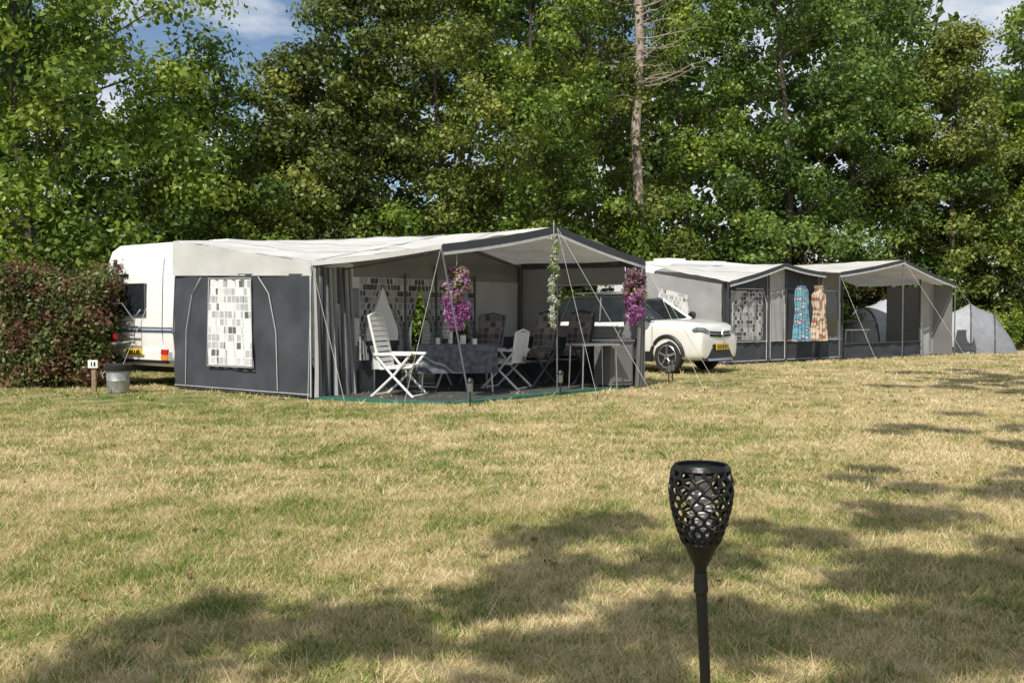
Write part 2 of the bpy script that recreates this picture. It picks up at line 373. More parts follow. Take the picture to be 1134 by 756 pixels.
for a in T_:
    make_tree(a[0],a[1],a[2],a[3],a[4],a[5],leaf=a[6],nb=a[7],per=a[8],z0=a[9],tb=a[10],shape=a[11])
C=[];R=[]
for i in range(800):
    x=random.uniform(-32,38); y=43+random.uniform(-2.5,3)
    top=15.0 if not(-17.5<x<-8.0) else 9.0
    if x>19: top=11.5
    z=top*random.random()**1.15; C.append((x,y,z)); R.append(random.uniform(1.1,1.9))
leafcloud('distant_trees',C,R,125,0.44,'leafB',None,flat=0.7,tb=0.3)
def shrub(name,x,y,rx,ry,h,k,leaf,nb,per,tb=0.5,box=False):
    e=empty(name,(x,y,0)); b=Bd(); C=[];R=[]
    for i in range(nb):
        a=random.uniform(0,6.283); q=random.random()**.5; hh=random.random()
        pr=1 if box else math.sqrt(max(0,1-(hh*.95)**2))*.8+.2
        if box: dx,dy=random.uniform(-rx,rx),random.uniform(-ry,ry)
        else: dx,dy=rx*q*pr*math.cos(a),ry*q*pr*math.sin(a)
        C.append((x+dx,y+dy,0.15+hh*(h-.3))); R.append(random.uniform(.22,.45)*(h/2.4)**.4)
        if i%6==0: b.tube([(x+dx*.2,y+dy*.2,0),(x+dx*.6,y+dy*.6,C[-1][2]*.6),C[-1]],[.03,.02,.008],'bark',5)
    b.obj('stems',e); leafcloud('foliage',C,R,per,leaf,k,e,flat=.8,tb=tb); return e
for (x,y,h,k) in [(-9.2,23.6,3.4,'leafB'),(-7.2,24.6,3.7,'leafA'),(-5.3,25.4,3.6,'leafC'),(-3.2,26.0,4.1,'leafA'),(-1.2,26.3,3.6,'leafB'),(0.7,27.2,3.8,'leafC'),(1.6,30.5,4.4,'leafA'),(3.6,31.6,4.8,'leafA'),(5.2,32.7,4.2,'leafC'),(7.8,33.4,4.0,'leafB'),(10.5,35.4,4.4,'leafBr'),(12.9,35.9,3.4,'leafBr'),(15.2,36.3,3.4,'leafB'),(-12.6,21.5,3.6,'leafB'),(-10.6,20.6,2.6,'leafA'),(18,37.3,3.2,'leafB'),(21.5,37.3,3.2,'leafB')]:
    shrub('hazel_shrub' if k!='leafBr' else 'copper_shrub',x,y,1.6,1.0,h,k,0.13,65,130,0.4)
shrub('copper_hedge_bush',-8.0,17.6,0.88,0.55,2.18,'leafR',0.07,180,190,0.5,box=True)
shrub('hedge',19.4,34.6,4.4,0.4,1.45,'leafA',0.09,190,140,0.6,box=True)
e=empty('pine_tree',(3.95,31.6,0)); b=Bd()
pts=[(3.95,31.6,-.1),(3.86,31.6,2),(4.02,31.6,4.5),(3.9,31.6,7),(4.03,31.6,9.5),(3.93,31.6,12.5),(3.85,31.6,16)]
b.tube(pts,[.21,.18,.165,.15,.14,.12,.08],'barkp',10)
for i in range(30):
    z=random.uniform(7.5,13.5); a=random.choice([0.1,0.4,-0.3,3.3,2.9,-.1,.2]); L=random.uniform(.7,2.8)
    p=Vector((3.95,31.5,z)); q=[p]; dr=Vector((math.cos(a),math.sin(a)-.4,random.uniform(-.2,.6)))
    for s_ in range(5):
        p=p+dr*L/5+Vector((random.uniform(-.1,.1),0,random.uniform(-.12,.15))); q.append(p.copy())
    b.tube(q,[.024,.02,.015,.011,.008,.004],'barkp',5)
    for s_ in (1,2,3,4): b.tube([q[s_],q[s_]+Vector((random.uniform(-.5,.6),-.1,random.uniform(-.2,.6)))],[.009,.003],'barkp',4)
b.obj('trunk_and_limbs',e)
def shade_tree(name,trunk,targets,z,leaf=0.16,per=90):
    e=empty(name,(trunk[0],trunk[1],0)); b=Bd(); C=[];R=[]
    H=z+1
    b.tube([(trunk[0],trunk[1],-.1),(trunk[0]+.1,trunk[1],H*.5),(trunk[0],trunk[1]+.1,H)],[.25,.18,.08],'bark',10)
    for (gx,gy,rad) in targets:
        k=max(3,int(rad*rad*12))
        zc=z+random.uniform(-.5,.5); cx=gx+SUN.x*zc/math.tan(EL); cy=gy+SUN.y*zc/math.tan(EL)
        m=Vector((trunk[0],trunk[1],z*.55)); c=Vector((cx,cy,zc))
        b.tube([m,m.lerp(c,.5)+Vector((0,0,.5)),c],[.06,.04,.012],'bark',5)
        for i in range(k):
            a=random.uniform(0,6.283); q=rad*random.random()**.5
            C.append((cx+q*math.cos(a),cy+q*math.sin(a)*1.0,zc+random.uniform(-.5,.5))); R.append(random.uniform(.2,.4))
    b.obj('trunk_and_limbs',e); leafcloud('foliage',C,R,per,leaf,'leafB',e,flat=.5,core=.6)
shade_tree('oak_tree',(3.5,-6.5),[(0.45,6.1,.3),(1.2,5.6,.5),(.9,4.7,.5),(1.1,4.1,.5),(2.2,5.0,.7),(2.6,4.1,.85),(1.8,3.6,.8),(.9,3.4,.5),(3.3,5.6,.7),(-1.35,4.1,.18),(-1.1,3.65,.3),(-.6,4.0,.14),(-1.7,3.4,.22),(3.3,3.2,.9),(2.4,6.3,.35),(0.15,4.7,.16),(.2,3.5,.25),(1.5,3.0,.5)],7.5,per=115)
shade_tree('oak_tree',(10.5,4.5),[(2.9,7.7,.3),(3.8,7.2,.5),(4.6,8.0,.5),(5.2,10.7,.6),(4.3,11.1,.3),(6.3,11.6,.9),(5.6,12.8,.4),(7.6,13.5,.6),(4.2,6.2,.8),(4.6,5.0,.9),(7.2,17.3,.8),(8.6,18.6,1.1),(10.5,19.2,1.4),(9.5,21.5,1.1),(12,20.5,1.5),(8.9,16.0,.9),(6.0,9.0,.7),(7.0,10.0,.8)],9.5,per=125)

# ---------------------------------------------------------------- awning 1
l=Vector((0.6114,0.7913,0)); wv=Vector((0.7913,-0.6114,0)); Bp=Vector((-3.0,14.9,0))
def T(t,s,z): return Bp+l*t+wv*s+Vector((0,0,z))
aw=empty('caravan_awning',T(0,0,0))
RL=T(0,-3.5,2.52); FL=T(0,0,2.05); RR=T(3.0,-3.5,2.7); RM=T(3.0,0,2.63); P1=T(.62,2.05,2.25); P2=T(3.06,2.33,2.66); P3=T(5.2,2.7,2.2); CC=T(5.2,0,2.22); RC=T(5.2,-3.5,2.5)
def sag(a): return lambda u,v: Vector((0,0,-a*math.sin(math.pi*u)*math.sin(math.pi*v)+0.014*math.sin(u*23+v*9)*math.sin(math.pi*v)+.007*math.sin(u*9-v*31)))
b=Bd()
def roofp(p00,p10,p11,p01,n,a,seams=(),kv=()):
    sg=sag(a); b.panel(p00,p10,p11,p01,'roof',n,n,sg)
    def pt(u,v): return (p00*(1-u)+p10*u)*(1-v)+(p01*(1-u)+p11*u)*v+sg(u,v)+Vector((0,0,.005))
    for u in seams: b.tube([pt(u,i/n) for i in range(n+1)],.006,'seam',4)
    for v in kv: b.tube([pt(i/n,v) for i in range(n+1)],.006,'seam',4)
roofp(FL,RM,RR,RL,22,.07,(.02,.34,.67,.99),(.01,)); roofp(FL,P1,P2,RM,22,.08,(.5,),(.5,)); roofp(RM,P2,P3,CC,22,.06,(.5,),(.5,)); roofp(RM,CC,RC,RR,12,.05)
b.obj('roof_canvas',aw)
b=Bd()
def border(p,q,h,k,off=0.012,n=24,wave=0.0):
    d=(q-p).normalized(); nr=d.cross(Vector((0,0,1)))*off
    b.panel(p+nr+Vector((0,0,-h)),q+nr+Vector((0,0,-h)),q+nr+Vector((0,0,.02)),p+nr+Vector((0,0,.02)),k,n,2,lambda u,v:-Vector((0,0,.03*math.sin(math.pi*u))))
border(P1,P2,.10,'trim'); border(P2,P3,.10,'trim'); border(FL,P1,.05,'roof'); border(P3,CC,.07,'trim',off=-.012)
border(P1+Vector((0,0,-.11)),P2+Vector((0,0,-.11)),.03,'pipe'); border(P2+Vector((0,0,-.11)),P3+Vector((0,0,-.11)),.03,'pipe')
b.obj('canopy_border',aw)
b=Bd()
wr=lambda u,v:0.012*math.sin(u*17+v*5)+0.01*math.sin(v*11+u*4)+.006*math.sin(u*41-v*23)
z0w=1.93
b.panel(T(0,-3.5,0.02),T(0,0,.02),T(0,0,z0w-.05),T(0,-3.5,z0w+.03),'wall_d',40,20,wr)
b.panel(T(-.02,-3.52,z0w),T(-.02,0.02,z0w-.08),FL-l*.02+wv*.02,RL-l*.02,'roof',20,5,lambda u,v:-abs(wr(u,v))*.5)
b.obj('side_wall',aw)
b=Bd()
b.panel(T(-.045,-2.5,.45),T(-.045,-1.35,.45),T(-.045,-1.4,1.82),T(-.045,-2.45,1.84),'curt',30,16,lambda u,v:.022*math.sin(u*30+math.sin(v*4)))
b.obj('side_window',aw)
b=Bd()
def pipe(pts,r=.009,k='pipe'): b.tube(pts,r,k,5)
win=[T(-.05,-2.52,.43),T(-.05,-1.33,.43),T(-.05,-1.38,1.84),T(-.05,-2.47,1.86),T(-.05,-2.52,.43)]; pipe(win,.011)
pipe([T(-.04,-3.15,.1),T(-.04,-3.12,1.0),T(-.04,-2.95,1.6),T(-.04,-2.7,1.88)],.007)
pipe([T(-.04,-.75,.1),T(-.04,-.78,1.0),T(-.04,-.95,1.6),T(-.04,-1.2,1.86)],.007)
pipe([T(-.03,-3.48,.07),T(-.03,-.02,.07)],.007); pipe([T(-.02,0,.03),T(-.02,0,2.0)],.012)
for i in range(9): b.tube([T(-.03,-3.4+i*.42,.06),T(-.07,-3.4+i*.42,-.01)],.006,'blackp',4)
b.obj('piping',aw)
b=Bd()
fold=lambda u,v:(0.055*math.sin(u*44)+.02*math.sin(u*17+v*4))*(1-.3*v)
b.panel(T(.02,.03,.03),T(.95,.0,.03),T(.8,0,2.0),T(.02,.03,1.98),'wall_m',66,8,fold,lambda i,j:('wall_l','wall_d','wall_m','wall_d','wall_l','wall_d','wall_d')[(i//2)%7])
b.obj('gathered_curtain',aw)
b=Bd()
b.panel(T(.95,0,.02),T(1.9,0,.02),T(1.9,0,.85),T(.95,0,.85),'wall_d',8,6,wr)
b.panel(T(.85,0,1.86),T(5.2,0,1.86),CC-Vector((0,0,.02)),T(.85,0,2.15),'wall_m',20,3,wr)
b.panel(T(2.75,0,.02),T(5.2,0,.02),T(5.2,0,.85),T(2.75,0,.85),'wall_d',12,6,wr)
b.panel(T(3.75,0,.85),T(5.2,0,.85),T(5.2,0,1.86),T(3.75,0,1.86),'wall_l',12,6,wr)
b.panel(T(1.0,0,2.02),T(3.0,0,2.02),RM-Vector((0,0,.03)),T(.5,0,2.13),'wall_m',10,3); b.panel(T(3.0,.002,2.02),T(5.1,.002,2.02),T(5.15,.002,2.18),RM-Vector((0,0,.03)),'wall_m',10,3)
def tieback(t0,t1,side,zb=.55,zt=1.86,zk=1.0,off=.03):
    def fn(u,v):
        z=zt+(zb-zt)*v; vk=(zt-zk)/(zt-zb)
        wd=(1-.78*(v/vk)**1.3) if v<vk else .22+.12*(v-vk)/(1-vk)
        t=(t0+(t1-t0)*u*wd) if side<0 else (t1-(t1-t0)*u*wd)
        return T(t,off+.03*math.sin(u*34)*(.4+.6*v),z)
    b.drape(fn,'curt2',24,16,(t1-t0),zt-zb)
tieback(.95,1.5,-1); tieback(1.42,1.95,1); tieback(1.97,2.35,-1); tieback(2.3,2.7,1); tieback(2.75,3.3,-1); tieback(3.2,3.74,1)
b.obj('front_wall',aw)
b=Bd()
def RW(s0,s1,z0,z1,k,nu=8,nv=6): b.panel(T(5.2,s0,z0),T(5.2,s1,z0),T(5.2,s1,z1),T(5.2,s0,z1),k,nu,nv,wr)
RW(0,.7,.85,2.18,'wall_m'); RW(.7,2.3,1.80,2.17,'wall_m'); RW(.7,2.3,.85,1.05,'wall_m'); RW(2.3,2.68,.85,2.16,'wall_m'); RW(0,2.68,.03,.85,'wall_d',16,6)
RW(.7,2.3,1.05,1.80,'clear',2,2)
for q in ([T(5.17,.7,1.05),T(5.17,2.3,1.05),T(5.17,2.3,1.8),T(5.17,.7,1.8),T(5.17,.7,1.05)],[T(5.23,.7,1.05),T(5.23,2.3,1.05),T(5.23,2.3,1.8),T(5.23,.7,1.8),T(5.23,.7,1.05)]): pipe(q,.012)
b.panel(T(5.22,2.68,.03),T(4.85,2.72,.03),T(5.05,2.72,2.1),T(5.22,2.68,2.16),'wall_m',8,8,lambda u,v:.02*math.sin(u*15))
b.obj('canopy_side_wall',aw)
b=Bd()
P1g=Vector((-.6,14.2,0)); 
b.tube([P1-Vector((0,0,.04)),P1g],.013,'pole',8); b.tube([P2-Vector((0,0,.04)),Vector((.72,15.85,0))],.013,'pole',8); b.tube([P3-Vector((0,0,.04)),T(5.15,2.72,0)],.013,'pole',8)
b.tube([T(5.1,.05,0),T(5.1,.05,2.15)],.045,'poled',8); b.tube([T(3.75,.05,0),T(3.75,.05,1.95)],.02,'poled',8); b.tube([T(2.72,.05,0),T(2.72,.05,2.1)],.022,'poled',8)
b.tube([T(1.96,.05,0),T(1.96,.05,1.95)],.02,'poled',8); b.tube([T(.05,.05,0),FL],.014,'pole',8)
for p,q in((P1,T(.62,0,2.05)),(P2,RM),(P3,CC),(P1,P2),(P2,P3),(RM,RR),(FL,RM),(RM,CC)): b.tube([p-Vector((0,0,.09)),q-Vector((0,0,.09))],.013,'poled',6)
b.obj('poles',aw)
b=Bd()
def guy(p,q,r=.004,k='rope'):
    q=Vector(q); b.tube([p,q],r,k,4); b.tube([q+Vector((0,0,-.02)),q+Vector((0,0,.05))],.008,'poled',5)
guy(FL,T(-.9,.95,.02)); guy(FL,T(-.35,1.1,.02)); guy(RL,T(-1.3,-3.3,.02)); guy(P1,T(0.0,1.9,.02)); guy(P2,T(3.4,3.9,.02)); guy(P3,T(5.6,3.9,.02)); guy(P3,T(4.7,4.1,.02)); guy(P2,T(2.6,3.4,.02),.0033)
b.obj('guy_ropes',aw)
b=Bd(); 
gs=[T(.03,-3.4,.035),T(.05,0.3,.035),T(.5,2.3,.035),T(5.15,2.62,.035),T(5.1,-3.4,.035)]
b.add(gs,[(0,1,2,3,4)],'mat')
for i in(0,1,2):
    p,q=gs[i],gs[i+1]; d=(q-p).normalized(); n_=Vector((-d.y,d.x,0))*.12; u_=Vector((0,0,.006)); dn=Vector((0,0,-.034))
    b.add([p+u_,q+u_,q+n_+u_,p+n_+u_,p+dn,q+dn],[(0,1,2,3),(4,5,1,0)],'matg')
b.obj('groundsheet',aw,smooth=False)

# ---------------------------------------------------------------- caravans
def caravan(name,org,lx,wy,L=6.0,W=2.3,H=2.58,detail=True):
    mw=Matrix(((lx.x,-wy.x,0,org.x),(lx.y,-wy.y,0,org.y),(0,0,1,0),(0,0,0,1)))
    e=empty(name,org)
    b=Bd()
    prof=[(0.10,.36),(0.02,.55),(0,1.0),(0.02,1.7),(0.06,2.2),(0.14,2.42),(0.30,2.54),(0.8,H),(L*.5,H+.03),(L-.9,H-.02),(L-.35,2.35),(L-.1,1.8),(L-.02,1.1),(L-.05,.55),(L-.2,.36)]
    vs=[];n=len(prof)
    ys=[0.02,0.05,0.10,W-.16,W-.06,W-.01,W+.02]; ins=[.10,.03,0,0,.04,.12,.24]
    cx=L/2
    for y,i_ in zip(ys,ins):
        for (x,z) in prof:
            fx=(x-cx)/abs(x-cx+1e-6); 
            vs.append((x-fx*i_*(1 if abs(x-cx)>L/2-1 else 0), y, z-(i_*.8 if z>2 else (-i_*.3 if z<.6 else 0))))
    fs=[]
    for j in range(len(ys)-1):
        for i in range(n): fs.append((j*n+i,j*n+(i+1)%n,(j+1)*n+(i+1)%n,(j+1)*n+i))
    fs.append(tuple(range(n))); fs.append(tuple((len(ys)-1)*n+i for i in range(n))[::-1])
    b.add(vs,fs,'white'); o=b.obj('body',e,mw=mw,ang=50)
    b=Bd()
    b.box((L/2,W/2,.30),(L-.6,W-.3,.12),'blackp')
    for y in(.15,W-.15):
        b.rev([(0,-.09),(.2,-.09),(.31,-.08),(.33,0),(.31,.08),(.2,.09),(0,.09)],(L*.55,y,.33),'rubber',20,'Y')
        b.rev([(0,-.1),(.19,-.095),(.2,-.08)],(L*.55,y,.33),'alloy',16,'Y')
    b.tube([(L-.1,W/2,.38),(L+1.1,W/2,.42)],.04,'galv'); b.tube([(L+.9,W/2,.42),(L+.9,W/2,0)],.03,'galv')
    for y in(.25,W-.25): b.tube([(.4,y,.36),(.3,y,0.0)],.025,'galv',6)
    b.box((-.0,W/2+.02,.55),(.10,W-.15,.15),'white')
    b.box((-.03,W/2,.445),(.06,W-.3,.045),'blackp')
    for y in(.2,W-.2):
        b.box((-.055,y,.62),(.03,.2,.09),'red'); b.box((-.055,y,.52),(.03,.2,.07),'orange')
    b.box((-.06,W*.5,.60),(.02,.52,.12),'yellow')
    for i in range(6): b.box((-.072,W*.5-.18+i*.07,.60),(.006,.035,.07),'blackp')
    wy0,wy1=.85,W-.20
    b.box((.005,(wy0+wy1)/2,1.53),(.05,wy1-wy0,.56),'glassd'); 
    b.tube([(-.025,wy0,1.25),(-.025,wy0,1.81),(-.02,wy1,1.81),(-.025,wy1,1.25),(-.025,wy0,1.25)],.012,'pole',5)
    b.box((-.01,W/2,.98),(.015,W-.12,.03),'blue'); b.box((-.012,W/2,1.04),(.012,W-.12,.02),'galv')
    b.tube([(.03,.35,.62),(-.012,.35,1.0),(.012,.35,1.9),(.05,.35,2.25)],.006,'pole',5)
    b.tube([(.06,.03,.4),(.0,.03,1.0),(.05,.03,1.9),(.2,.03,2.42),(.8,.03,2.57)],.012,'pole',6)
    b.box((.35*L,W/2,H+.07),(.7,.6,.1),'plast'); b.box((L*.7,W/2,H+.05),(.5,.5,.1),'plast')
    for dx,dz,dw,dh in((W-.46,2.15,.16,.06),(W-.41,2.22,.07,.09),(W-.55,2.10,.1,.03),(W-.48,2.08,.06,.06)): b.box((.045,dx,dz),(.03,dw,dh),'blackp')
    for i in range(6): b.box((.028,W-.40-i*.085,1.96),(.03,.05,.07),'blackp')
    for y in(W*.42,W*.78): b.tube([(-.04,y,1.35),(-.16,y,1.2),(-.16,y,.80),(-.58,y,.76)],.018,'alloy',6)
    for x in(-.25,-.5): b.tube([(x,W*.34,.78),(x,W*.9,.78)],.02,'alloy',6)
    for z in(.9,1.03,1.16): b.tube([(-.16,W*.42,z),(-.16,W*.78,z)],.016,'alloy',6)
    b.tube([(-.16,W*.42,1.15),(-.34,W*.45,1.46),(-.34,W*.75,1.46),(-.16,W*.78,1.15)],.016,'alloy',6)
    b.box((-.37,W*.62,.88),(.08,.62,.13),'blackp'); b.box((-.42,W*.5,.88),(.02,.12,.1),'red')
    b.box((1.3,.012,1.5),(1.0,.03,.6),'glassd'); b.box((3.9,.012,1.5),(1.2,.03,.6),'glassd'); b.box((2.6,.014,1.25),(.62,.03,1.7),'plast'); b.box((2.6,-.003,1.6),(.4,.02,.4),'glassd')
    b.obj('fittings',e,mw=mw,smooth=True)
    return e
caravan('caravan',T(0,-3.52,0),l,wv)
# ---------------------------------------------------------------- awning 2
l2=Vector((0.7915,0.6112,0)); w2=Vector((0.6112,-0.7915,0)); B2=Vector((5.2,24.7,0))
def U(t,s,z): return B2+l2*t+w2*s+Vector((0,0,z))
a2=empty('caravan_awning',B2)
caravan('caravan',U(0.3,-2.75,0),l2,w2,L=5.6,H=2.75)
top=[(0,2.05),(2.18,2.56),(3.94,2.36),(7.0,2.80),(9.87,2.16)]
b=Bd()
for (t0,za),(t1,zb) in zip(top[:-1],top[1:]):
    s1=.25 if t1<4 else .7; s0=.25 if t0<3 else (.25 if t1<4 else .7)
    roofp(U(t0,s0,za),U(t1,s1,zb),U(t1,-2.7,max(zb-.02,2.6) if t1<9 else zb),U(t0,-2.7,max(za,2.6)),14,.07,(.5,))
b.obj('roof_canvas',a2)
b=Bd()
for (t0,za),(t1,zb) in zip(top[:-1],top[1:]):
    s=.25 if t1<4 else .7; border(U(t0,s,za),U(t1,s,zb),.08,'trim'); border(U(t0,s,za-.09),U(t1,s,zb-.09),.03,'pipe')
b.obj('canopy_border',a2)
b=Bd()
b.panel(U(0,-2.7,.02),U(0,0,.02),U(0,0,.9),U(0,-2.7,.9),'wall_d',14,6,wr); b.panel(U(0,-2.7,.9),U(0,0,.9),U(0,0,2.0),U(0,-2.7,2.4),'wall_l',14,6,wr)
b.panel(U(-.04,-2.2,.95),U(-.04,-1.0,.95),U(-.04,-1.1,1.75),U(-.04,-2.1,1.95),'curt',10,6)
for t0,t1,k,zt0,zt1 in((0,.35,'wall_d',2.02,2.1),(.35,1.75,'wall_d',2.1,2.42),(1.75,2.5,'wall_l',2.42,2.46),(2.5,3.94,'wall_d',2.46,2.32),(3.94,5.0,'wall_m',2.3,2.42)):
    b.panel(U(t0,0,.55),U(t1,0,.55),U(t1,0,zt1),U(t0,0,zt0),k,10,8,wr); b.panel(U(t0,0,.02),U(t1,0,.02),U(t1,0,.55),U(t0,0,.55),'wall_d',10,4,wr)
b.panel(U(.3,.03,.6),U(1.6,.03,.6),U(1.6,.03,1.85),U(.3,.03,1.85),'curt2',20,8,lambda u,v:.02*math.sin(u*30)); b.panel(U(4.1,.03,.7),U(4.8,.03,.7),U(4.8,.03,1.9),U(4.1,.03,1.9),'glassd',6,6)
for t0,t1 in((.35,1.7),(1.85,2.45),(4.0,4.9)): pipe([U(t0,.045,.1),U(t0,.045,1.5),U(t0+.15,.045,1.9),U(t1-.15,.045,1.9),U(t1,.045,1.5),U(t1,.045,.1)],.012)
pipe([U(0,.03,.07),U(5,.03,.07)],.012); pipe([U(0,.03,.56),U(5,.03,.56)],.010)
b.panel(U(5.0,0,.02),U(5.0,-2.6,.02),U(5,-2.6,2.4),U(5,0,2.4),'wall_m',8,8,wr)
b.panel(U(9.0,.02,.03),U(9.87,.0,.03),U(9.87,0,2.12),U(9.0,.02,2.3),'wall_l',12,8,lambda u,v:.03*math.sin(u*12)); b.panel(U(9.87,-1.6,.03),U(9.87,0.6,.03),U(9.87,.6,2.1),U(9.87,-1.6,2.1),'wall_m',8,8,wr)
b.panel(U(5.0,.1,.03),U(8.95,.1,.03),U(8.95,.1,.42),U(5.0,.1,.42),'wall_d',16,4,wr)
b.obj('walls',a2)
b=Bd()
for t,s,z in((0,.2,2.05),(1.78,.05,2.42),(2.5,.05,2.42),(3.94,.1,2.3),(5.0,.05,2.4),(9.0,.05,2.3)): b.tube([U(t,s,0),U(t,s,z)],.025,'poled',6)
for t,s,z in((3.94,.68,2.3),(7.0,.68,2.78),(9.87,.68,2.15)): b.tube([U(t,s,0),U(t,s,z)],.018,'pole',6)
b.tube([U(5,.12,.43),U(8.95,.12,.43)],.02,'poled',6); b.tube([U(5,.05,1.05),U(6.6,.05,1.05)],.018,'poled',6)
for t,s,z,dt,ds in((3.94,.7,2.3,-.3,1.3),(7,.7,2.78,.2,1.8),(9.87,.7,2.16,1.2,1.0),(9.87,.7,2.16,2.0,.2)): guy(U(t,s,z),U(t+dt,s+ds,.02),.005)
b.obj('poles_and_ropes',a2)
b=Bd(); b.add([U(0,-2.6,.012),U(0,.1,.012),U(9.8,.5,.012),U(9.8,-2.6,.012)],[(0,1,2,3)],'mat'); b.obj('groundsheet',a2,smooth=False)
for (t,k,nm) in((2.75,'dressA','hanging_dress'),(3.5,'dressB','hanging_dress')):
    e=empty(nm,U(t,.3,0)); b=Bd()
    prof=[(.15,2.02),(.13,1.85),(.24,1.78),(.26,1.6),(.2,1.45),(.19,1.25),(.27,.95),(.31,.55)] if k=='dressB' else [(.1,2.0),(.22,1.88),(.24,1.6),(.21,1.4),(.27,1.0),(.33,.55)]
    vs=[];uv=[];fs=[];nU=16
    for (hw,z) in prof:
        for i in range(nU+1):
            a=-1+2*i/nU; vs.append(U(t+a*hw*1.08,.38+.06*math.cos(a*1.4)+.035*math.sin(i*1.9)*(2.1-z),z)); uv.append((a*hw,z))
    for j in range(len(prof)-1):
        for i in range(nU): q=j*(nU+1)+i; fs.append((q,q+1,q+nU+2,q+nU+1))
    b.add(vs,fs,k,uv); vs2=[Vector(v)-w2*.08 for v in vs]; b.add(vs2,fs,k,uv); b.obj('fabric',e)
    b=Bd(); b.tube([U(t-.2,.36,1.92),U(t,.36,2.03),U(t+.2,.36,1.92)],.008,'poled',5); b.tube([U(t,.36,2.03),U(t,.3,2.18)],.005,'poled',4); b.obj('hanger',e)
def table(name,c,yaw,L,W,H,cloth=None,drop=0.35):
    e=empty(name,c); b=Bd(); mw=Matrix.Translation(c)@Matrix.Rotation(yaw,4,'Z')
    b.box((0,0,H),(L,W,.03),cloth or 'alloy')
    for x in(-.42,.42):
        for y in(-.4,.4): b.tube([(x*L,y*W,H),(x*L*1.08,y*W*1.05,0)],.013,'alloy',6)
    if cloth:
        x,y=L/2+.01,W/2+.01; cs=[(-x,-y),(x,-y),(x,y),(-x,y),(-x,-y)]
        for (x0,y0),(x1,y1) in zip(cs[:-1],cs[1:]):
            b.panel((x0,y0,H-drop),(x1,y1,H-drop),(x1,y1,H+.02),(x0,y0,H+.02),cloth,20,4,lambda u,v:.025*math.sin(u*25)*(1-v))
        b.box((0,0,H+.02),(L+.02,W+.02,.01),cloth)
    b.obj('top_and_legs',e,mw=mw); return e
table('camping_table',U(6.3,-.6,0),.66,1.2,.6,.8)

def dome(name,c,yaw,L,W,H,k='domet',pw=.5):
    e=empty(name,c); mw=Matrix.Translation(c)@Matrix.Rotation(yaw,4,'Z'); b=Bd(); vs=[];fs=[];nx,na=24,16
    def kk(u): return math.sin(math.pi*u)**pw*(1-.08*abs(math.sin(u*4*math.pi))) if 0<u<1 else 0
    for i in range(nx+1):
        u=i/nx; k_=kk(u)
        for j in range(na+1):
            a=math.pi*j/na; vs.append(((u-.5)*L,-W/2*math.cos(a)*(.25+.75*k_),H*k_*math.sin(a)**.8))
    for i in range(nx):
        for j in range(na):
            q=i*(na+1)+j; b.mi(k); fs.append((q,q+1,q+na+2,q+na+1))
    half=len(fs)//2
    b.add(vs,fs[:half],k); b.add(vs,fs[half:],'domet')
    for u in(.25,.5,.75):
        k_=kk(u); b.tube([((u-.5)*L,-(W/2+.01)*math.cos(math.pi*j/12)*(.25+.75*k_),(H*k_+.012)*math.sin(math.pi*j/12)**.8) for j in range(13)],.022,'trim',5)
    b.add([(-.18*L,-W*.50,.12),(.06*L,-W*.52,.12),(.02*L,-W*.44,.75),(-.14*L,-W*.44,.75)],[(0,1,2,3)],'wall_d')
    b.obj('shell',e,mw=mw)
dome('dome_tent',(12.5,33.4,0),.25,3.4,2.2,1.75,'domel'); dome('dome_tent',(14.9,32.4,0),-.4,2.8,2.2,1.6,'domel',.75)

